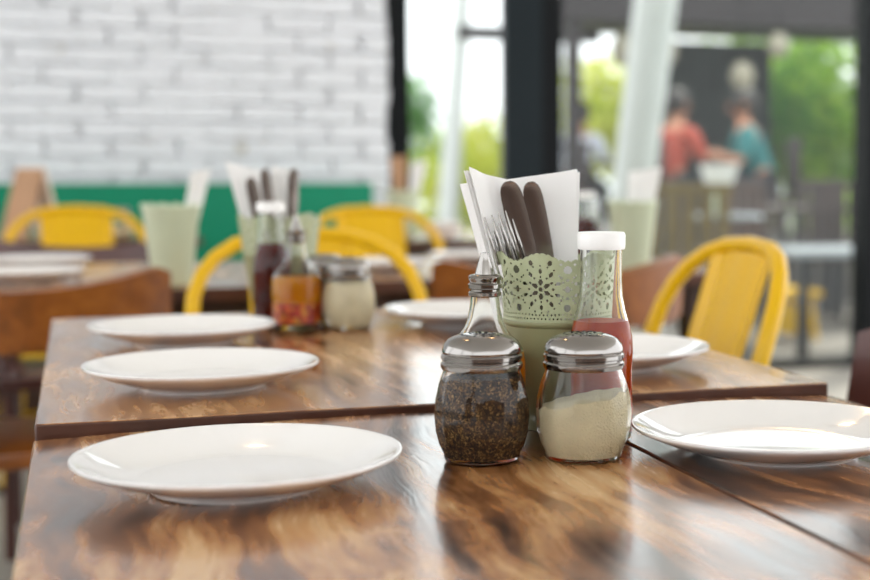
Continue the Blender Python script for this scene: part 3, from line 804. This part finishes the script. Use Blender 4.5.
wood_chair('small far wooden chair before the yellow chair at left', .02, 4.02, R(180), M['chairdark'])

# ------------------------------------------------------------------ odd things on the far tables
tc_ = thing('tent_card', 'folded kraft card standing like a tent on the far left table', 'card', (-.150, 5.32, ZF + .001), R(48))
MB().slab(lambda u, v: (lerp(-.085, .0, v), lerp(-.06, .06, u), lerp(0, .235, v)), 4, 4, .004).build('card_leaf', M['kraft'], tc_, smooth=False)
MB().slab(lambda u, v: (lerp(.085, .003, v), lerp(-.06, .06, u), lerp(0, .235, v)), 4, 4, .014).build('card_leaf', M['kraftlight'], tc_, smooth=False)
bw = MB().lathe([(0, .003), (.035, .003), (.037, 0), (.040, .003), (.062, .022), (.073, .050), (.074, .052), (.072, .053), (.060, .026), (.036, .008), (0, .007)], 40).build('white_bowl', M['plate'], None, (1.165, 4.76, ZF + .001))
tag(bw, 'white bowl on the far table below the farthest pail', 'bowl')

# grey pedestal table at the right
gt = thing('low_table', 'low grey table outside the big window, beyond the yellow chair', 'table', (4.02, 6.92, 0))
MB().box((0, 0, .545), (1.0, .55, .035)).build('tabletop', M['slate'], gt, bevel=.006)
for sx in (-1, 1):
    for sy in (-1, 1): MB().box((sx*.44, sy*.22, .263), (.05, .05, .527)).build('leg', M['blackmetal'], gt, smooth=False)
st = thing('low_stool', 'low yellow stool beneath the grey table outside', 'stool', (3.86, 7.55, 0))
MB().box((0, 0, .27), (.42, .36, .04)).build('seat', M['yellow'], st, bevel=.01)
for sx in (-1, 1):
    for sy in (-1, 1): MB().tube([(sx*.18, sy*.15, 0), (sx*.15, sy*.12, .26)], .02, 10).build('leg', M['yellow'], st)
MB().box((0, -.14, .13), (.30, .02, .16)).build('apron', M['yellow'], st, bevel=.004)

# pendant lamps hanging over the tables
def pendant(label, x, y, z):
    t = thing('pendant_lamp', label, 'lamp', (x, y, z), 0, 'pendant lamps')
    MB().lathe([(.020, .17), (.035, .16), (.06, .11), (.13, .02), (.14, .0), (.136, .0), (.125, .02), (.056, .105), (.03, .15)], 36).build('lamp_shade', M['framed'], t)
    MB().tube([(0, 0, .16), (0, 0, 3.2 - z)], .004, 6).build('cord', M['framed'], t)
    MB().lathe([(0, -.005), (.022, .0), (.034, .022), (.034, .045), (.018, .085), (.013, .12)], 20).build('bulb', M['bulb'], t)
    return t
pendant('pendant lamp over the left of the second table', .15, 2.2, 2.15)
pendant('pendant lamp over the right of the second table', .95, 2.6, 2.15)
pendant('pendant lamp over the window side tables', 1.7, 3.4, 2.15)

# ------------------------------------------------------------------ outside
struct(MB().box((5, 22.3, -.06), (60, 32, .1)).build('ground', M['paving'], smooth=False), 'pale paving outside the windows')
struct(MB().box((5.0, 11.9, .145), (4.6, 4.4, .35)).build('floor_deck', M['paving'], smooth=False, bevel=.01), 'raised paved deck outside')
DK = .32
def leaning_column(label, a, b, r0, r1):
    o = MB().tube([a, b], [r0, r1], 28).build('leaning_column', M['column'])
    return tag(o, label, 'column', 'leaning columns')
leaning_column('large pale leaning column outside the big window', (2.80, 7.44, -.01), (3.27, 7.56, 3.3), .112, .130)
leaning_column('slimmer pale leaning column seen through the narrow window', (3.12, 12.65, -.01), (3.42, 12.82, 3.4), .095, .085)
# pavilion: roof slabs, back screen darkened for interior shade, posts
pav = thing('pavilion', 'dark timber pavilion beyond the big window', 'pavilion', (7, 14, 0))
for k in range(11):
    xk = -2.75 + k*.62; ye = min(2.5, (7 + xk - .3) / math.tan(R(17)) - 14); y0_ = -2.1
    MB().box((xk, (y0_ + ye)/2, 2.70), (.60, ye - y0_, .16)).build('roof_plank', M['roof'], pav, smooth=False, bevel=.01)
MB().box((.35, -2.15, 2.48), (6.9, .14, .42)).build('fascia_beam', M['roof'], pav, smooth=False, bevel=.01)
for k in range(5):
    MB().box((-.80 + k*.36, 1.5, 1.25), (.35, .06, 2.45)).build('shade_screen_panel', M['screen'], pav, smooth=False, bevel=.006)
for x, y in ((-2.9, -2.1), (3.6, -2.1), (3.6, 2.1)):
    MB().box((x, y, 1.31), (.12, .12, 2.64)).build('post', M['roof'], pav, smooth=False, bevel=.008)
bm_ = MB().box((3.95, 12.7, 2.22), (1.35, .12, .12)).build('crossbeam', M['roof'], None, smooth=False, bevel=.008)
tag(bm_, 'brown crossbeam between the slim leaning column and the pavilion', 'beam')
def lantern(label, x, y, z, s):
    t = thing('hanging_lantern', label, 'lantern', (x, y, z), 0, 'hanging lanterns')
    MB().lathe([(.03*s, .0), (.10*s, .03*s), (.15*s, .12*s), (.15*s, .22*s), (.10*s, .32*s), (.03*s, .36*s)], 24, capb=True, capt=True).build('lamp_shade', M['lamp'], t)
    MB().tube([(0, 0, .36*s), (0, 0, max(.4*s, 2.5 - z))], .008, 6).build('cord', M['framed'], t)
    return t
lantern('large oval paper lantern hanging under the pavilion', 5.62, 11.7, 1.70, .68)
lantern('upper oval paper lantern near the pavilion tree', 5.92, 11.6, 1.98, .6)
lantern('small round lantern left under the pavilion fascia', 4.62, 12.0, 1.90, .85)
lantern('small round lantern just left of the large leaning column', 4.98, 12.0, 1.90, .85)
lantern('lantern between the large leaning column and the dark screen', 5.15, 12.6, 1.82, .95)

def tree(label, name, x, y, h, rx, rz_, m, n=900, leaf=.16, trunk=.06, cat='tree', group='trees and shrubs outside', z0=None):
    t = thing(name, label, cat, (x, y, 0), 0, group)
    rnd = random.Random(int(x * 97 + y * 13)); mb = MB()
    zc = h - rz_
    lobes = [(rnd.uniform(-.5, .5)*rx, rnd.uniform(-.5, .5)*rx, zc + rnd.uniform(-.45, .45)*rz_, rnd.uniform(.45, .7)) for _ in range(9)]
    for k in range(n):
        lx, lyy, lz, s = rnd.choice(lobes)
        d = Vector((rnd.gauss(0, 1), rnd.gauss(0, 1), rnd.gauss(0, 1))).normalized() * (rnd.random() ** .4)
        c = Vector((lx + d.x*rx*s, lyy + d.y*rx*s, max(.05, lz + d.z*rz_*s)))
        a = Vector((rnd.gauss(0, 1), rnd.gauss(0, 1), rnd.gauss(0, 1))).normalized(); b = a.orthogonal().normalized(); w = leaf * rnd.uniform(.6, 1.2)
        p = [c - a*w*.5, c + b*w*.22 - a*w*.1, c + a*w*.5, c - b*w*.22 - a*w*.1]
        mb.add(p, [(0, 1, 2, 3)])
    f = mb.build('foliage', m, t, smooth=False, fix=False); f['kind'] = 'stuff'
    MB().tube([(0, 0, -.01), (.03, .02, zc*.5), (0, .05, zc)], [trunk, trunk*.8, trunk*.5], 9).build('trunk', M['bark'], t)
    for s in (-1, 1): MB().tube([(0, .03, zc*.6), (s*rx*.35, .05, zc + rz_*.2)], [trunk*.5, trunk*.25], 7).build('branch', M['bark'], t)
    return t
tree('deep green shrub beside the dark post in the narrow window', 'shrub', 3.55, 16.6, 2.35, .7, .9, M['leafd'])
tree('yellow-green shrub low in the narrow window, left of the slim column', 'shrub', 3.85, 15.2, 1.55, .75, .75, M['leafy'])
tree('yellow-green shrub right of the slim leaning column', 'shrub', 5.0, 16.8, 1.95, .9, .9, M['leafy'])
tree('bright yellow-green tree between the charcoal column and the large leaning column', 'tree', 7.2, 18.5, 2.75, 1.3, 1.25, M['leafy'], 3200, .22)
tree('pale green tree behind the large leaning column', 'tree', 8.5, 19.6, 2.6, 1.2, 1.2, M['leafy'], 2200, .22)
tree('green tree filling the right end of the big window', 'tree', 10.2, 18.5, 4.5, 1.7, 2.3, M['leaf'], 4500, .26)
tree('green tree at the right behind the pavilion post', 'tree', 12.3, 17.9, 3.8, 1.3, 1.7, M['leaf'], 3500, .26)
tree('low green shrub below the teal-shirted diner', 'shrub', 5.9, 9.9, .95, .45, .42, M['leaf'], 500, .12, .03)
tree('deep green tree beyond the screen panels', 'tree', 8.6, 16.9, 3.0, 1.0, 1.3, M['leafd'], 900)
for i, x in enumerate((1.8, 3.4, 5.2, 7.0, 9.0, 11.0, 13.2)):
    tree(['clipped hedge bush behind the narrow window', 'clipped hedge bush left of the slim column', 'clipped hedge bush behind the charcoal column', 'clipped hedge bush behind the seated white shirt',
          'clipped hedge bush behind the screen', 'clipped hedge bush below the green tree', 'clipped hedge bush at the far right'][i], 'hedge_bush', x + .4, 21 + (i % 2)*.6, 2.0, 1.3, 1.1, M['leafd' if i % 2 else 'leaf'], 700, .2, .05)

# outdoor furniture
def dark_table(label, x, y, w=.8):
    t = thing('outdoor_table', label, 'table', (x, y, DK if y > 9.7 else -.01), R(10), 'outdoor tables')
    MB().box((0, 0, .73), (w, .7, .03)).build('tabletop', M['rattan'], t, bevel=.005)
    for sx in (-1, 1):
        for sy in (-1, 1): MB().box((sx*(w/2-.06), sy*.28, .357), (.04, .04, .714)).build('leg', M['blackmetal'], t, smooth=False)
dark_table('dark outdoor table between the coral and teal diners', 4.86, 10.82, .6)
dark_table('dark outdoor table at the right beyond the teal diner', 5.25, 8.6, .8)
dark_table('dark outdoor table before the white-shirted diner', 4.85, 12.40, .7)
def dark_chair(label, x, y, rz, m):
    t = thing('outdoor_chair', label, 'chair', (x, y, DK if y > 9.7 else -.01), rz, 'outdoor chairs')
    MB().box((0, 0, .44), (.44, .44, .05)).build('seat', m, t, bevel=.01)
    for k in range(5): MB().box((-.176 + k*.088, .21, .68), (.06, .025, .42)).build('back_slat', m, t, bevel=.004)
    MB().box((0, .212, .90), (.44, .03, .05)).build('top_rail', m, t, bevel=.006)
    for sx in (-1, 1):
        for sy in (-1, 1): MB().box((sx*.19, sy*.19, .21), (.035, .035, .42)).build('leg', M['blackmetal'], t, smooth=False)
dark_chair('dark chair under the coral-shirted diner', 4.42, 10.60, R(112), M['rattan'])
dark_chair('dark chair under the teal-shirted diner', 5.26, 10.46, R(-104), M['rattan'])
dark_chair('dark chair under the white-shirted diner', 4.42, 12.75, R(140), M['rattan'])
dark_chair('golden bamboo slatted chair outside, beside the large leaning column', 3.02, 6.98, R(165), M['gold'])
dark_chair('dark slatted chair left of the right-hand outdoor table', 5.0, 7.95, R(-150), M['rattan'])
dark_chair('dark slatted chair at the right-hand outdoor table, far side', 5.30, 9.35, R(10), M['rattan'])
dark_chair('dark slatted chair at the near side of the right-hand outdoor table', 5.45, 8.10, R(170), M['rattan'])
dark_table('dark outdoor table straight behind the low grey table', 4.55, 8.95, .7)
dark_chair('dark slatted chair just left of the table behind the low grey table', 4.05, 9.0, R(80), M['rattan'])
dark_chair('dark slatted chair in front of the table behind the low grey table', 4.60, 8.30, R(175), M['rattan'])
dark_chair('brown slatted chair alone between the pail and the low grey table', 3.75, 8.15, R(200), M['brownseat'])
t = thing('reflection_side_table', 'small table added outside the big window under the pail imitating a reflection', 'table', (3.28, 7.05, 0))
MB().lathe([(0, .725), (.21, .725), (.215, .735), (.21, .748), (0, .748)], 28).build('tabletop', M['slate'], t)
MB().tube([(0, 0, .02), (0, 0, .727)], .02, 12).build('pedestal', M['blackmetal'], t); MB().lathe([(0, 0), (.16, 0), (.16, .012), (.03, .03), (0, .03)], 24).build('base', M['blackmetal'], t)
caddy('pale green pail added outside the big window, imitating a reflection in its glass', 3.24, 7.02, .75, 0, True)  # pail, napkin and table added to imitate a caddy mirrored in the pane
napkin('grey-white napkin of the added pail, imitating a reflection in the big window', (3.24, 7.02, .75), CA, (-.105, 0, .262), (.115, .010, .268), (.024, .008, .012), (-.024, 0, .012), 4, .01, .002, 21)

# ------------------------------------------------------------------ people seated outside
def skinned(name, joints, edges, m, parent, sub=2):
    me = bpy.data.meshes.new(name); me.from_pydata([j[0] for j in joints], edges, []); o = obj(name, me, m, parent)
    md = o.modifiers.new('skin', 'SKIN'); md.use_smooth_shade = True
    for v, j in zip(me.skin_vertices[0].data, joints): v.radius = (j[1], j[2] if len(j) > 2 else j[1])
    me.skin_vertices[0].data[0].use_root = True
    s = o.modifiers.new('sub', 'SUBSURF'); s.levels = sub; s.render_levels = sub
    return o
def person(label, x, y, rz, shirt, reach=.30, lean=.10):
    """seated, facing local -y, hips at seat height"""
    t = thing('person', label, 'person', (x, y, DK), rz, 'seated diners')
    sh = (0, -lean, .98)
    body = [((0, 0, .56), .13, .12), ((0, -lean*.3, .70), .125, .10), ((0, -lean*.7, .86), .15, .10), ((0, -lean, .97), .10, .08), ((0, -lean - .01, 1.04), .05), ((0, -lean - .025, 1.10), .058), ((0, -lean - .035, 1.18), .083, .095), ((0, -lean - .03, 1.26), .070, .085)]
    edges = [(i, i+1) for i in range(7)]
    for s in (-1, 1):
        b = len(body)
        body += [((s*.17, -lean, .955), .055), ((s*.22, -lean - .05, .80), .045), ((s*.235, -lean - .08, .735), .040), ((s*.17, -lean - reach*.65, .775), .034), ((s*.12, -lean - reach, .80), .026), ((s*.11, -lean - reach - .05, .81), .030, .018)]
        edges += [(3, b)] + [(b+k, b+k+1) for k in range(5)]
        h = b + 5; n0 = len(body)
        for q in range(4):
            body += [((s*(.09 + q*.016), -lean - reach - .09, .812), .009), ((s*(.09 + q*.015), -lean - reach - .125 + abs(q-1.5)*.008, .800), .008)]; edges += [(h, n0 + 2*q), (n0 + 2*q, n0 + 2*q + 1)]
        body += [((s*.075, -lean - reach - .05, .815), .010), ((s*.062, -lean - reach - .085, .812), .008)]; edges += [(h, n0 + 8), (n0 + 8, n0 + 9)]
        b = len(body)
        body += [((s*.10, -.05, .53), .085), ((s*.12, -.40, .52), .065), ((s*.12, -.42, .28), .05), ((s*.12, -.40, .08), .036), ((s*.12, -.50, .035), .034, .03)]
        edges += [(0, b)] + [(b+k, b+k+1) for k in range(4)]
    skinned('body', body, edges, M['skin'], t)
    sj = [((0, 0, .57), .15, .14), ((0, -lean*.3, .70), .145, .12), ((0, -lean*.7, .86), .165, .118), ((0, -lean, .975), .115, .092), ((0, -lean - .005, 1.015), .062)]
    se_ = [(0, 1), (1, 2), (2, 3), (3, 4)]
    for s in (-1, 1):
        b = len(sj); sj += [((s*.175, -lean, .955), .070), ((s*.222, -lean - .05, .80), .058), ((s*.235, -lean - .075, .745), .052)]; se_ += [(3, b), (b, b+1), (b+1, b+2)]
    skinned('shirt', sj, se_, shirt, t)
    tj = [((0, .01, .55), .15, .13)]; te = []
    for s in (-1, 1):
        b = len(tj); tj += [((s*.10, -.06, .53), .10), ((s*.12, -.40, .52), .078), ((s*.12, -.42, .28), .062), ((s*.12, -.40, .10), .05)]; te += [(0, b), (b, b+1), (b+1, b+2), (b+2, b+3)]
    skinned('trousers', tj, te, M['trousers'], t)
    hd = (0, -lean - .03, 1.20)
    hm = MB().lathe([(.001, .118), (.05, .108), (.085, .075), (.098, .03), (.098, -.01), (.088, -.055), (.07, -.085)], 20)
    hm.v = [(vx, vy * 1.12 + .022, vz) for vx, vy, vz in hm.v]
    hm.build('hair', M['hair'], t, hd)
    MB().lathe([(.002, -.02), (.013, -.014), (.011, 0), (.004, .03)], 10, capb=True, capt=True).build('nose', M['skin'], t, (0, -lean - .135, 1.165))
    for s in (-1, 1):
        MB().lathe([(.001, -.008), (.009, -.003), (.009, .003), (.001, .008)], 10).build('eye', M['eye'], t, (s*.033, -lean - .122, 1.195))
        MB().lathe([(.003, -.028), (.012, -.015), (.016, .01), (.010, .028)], 10, capt=True, capb=True).build('ear', M['skin'], t, (s*.088, -lean - .03, 1.175))
    MB().box((0, -lean - .122, 1.125), (.045, .012, .010)).build('mouth', M['coral'], t, bevel=.004)
    return t
person('person in a coral shirt seated outside, behind the large leaning column', 4.44, 10.60, R(112), M['coral'])
person('person in a teal shirt seated outside, leaning left with hands forward', 5.23, 10.46, R(-104), M['teal'], reach=.36, lean=.16)
person('person in a white shirt seated outside beside the charcoal column', 4.42, 12.75, R(140), M['whiteshirt'])
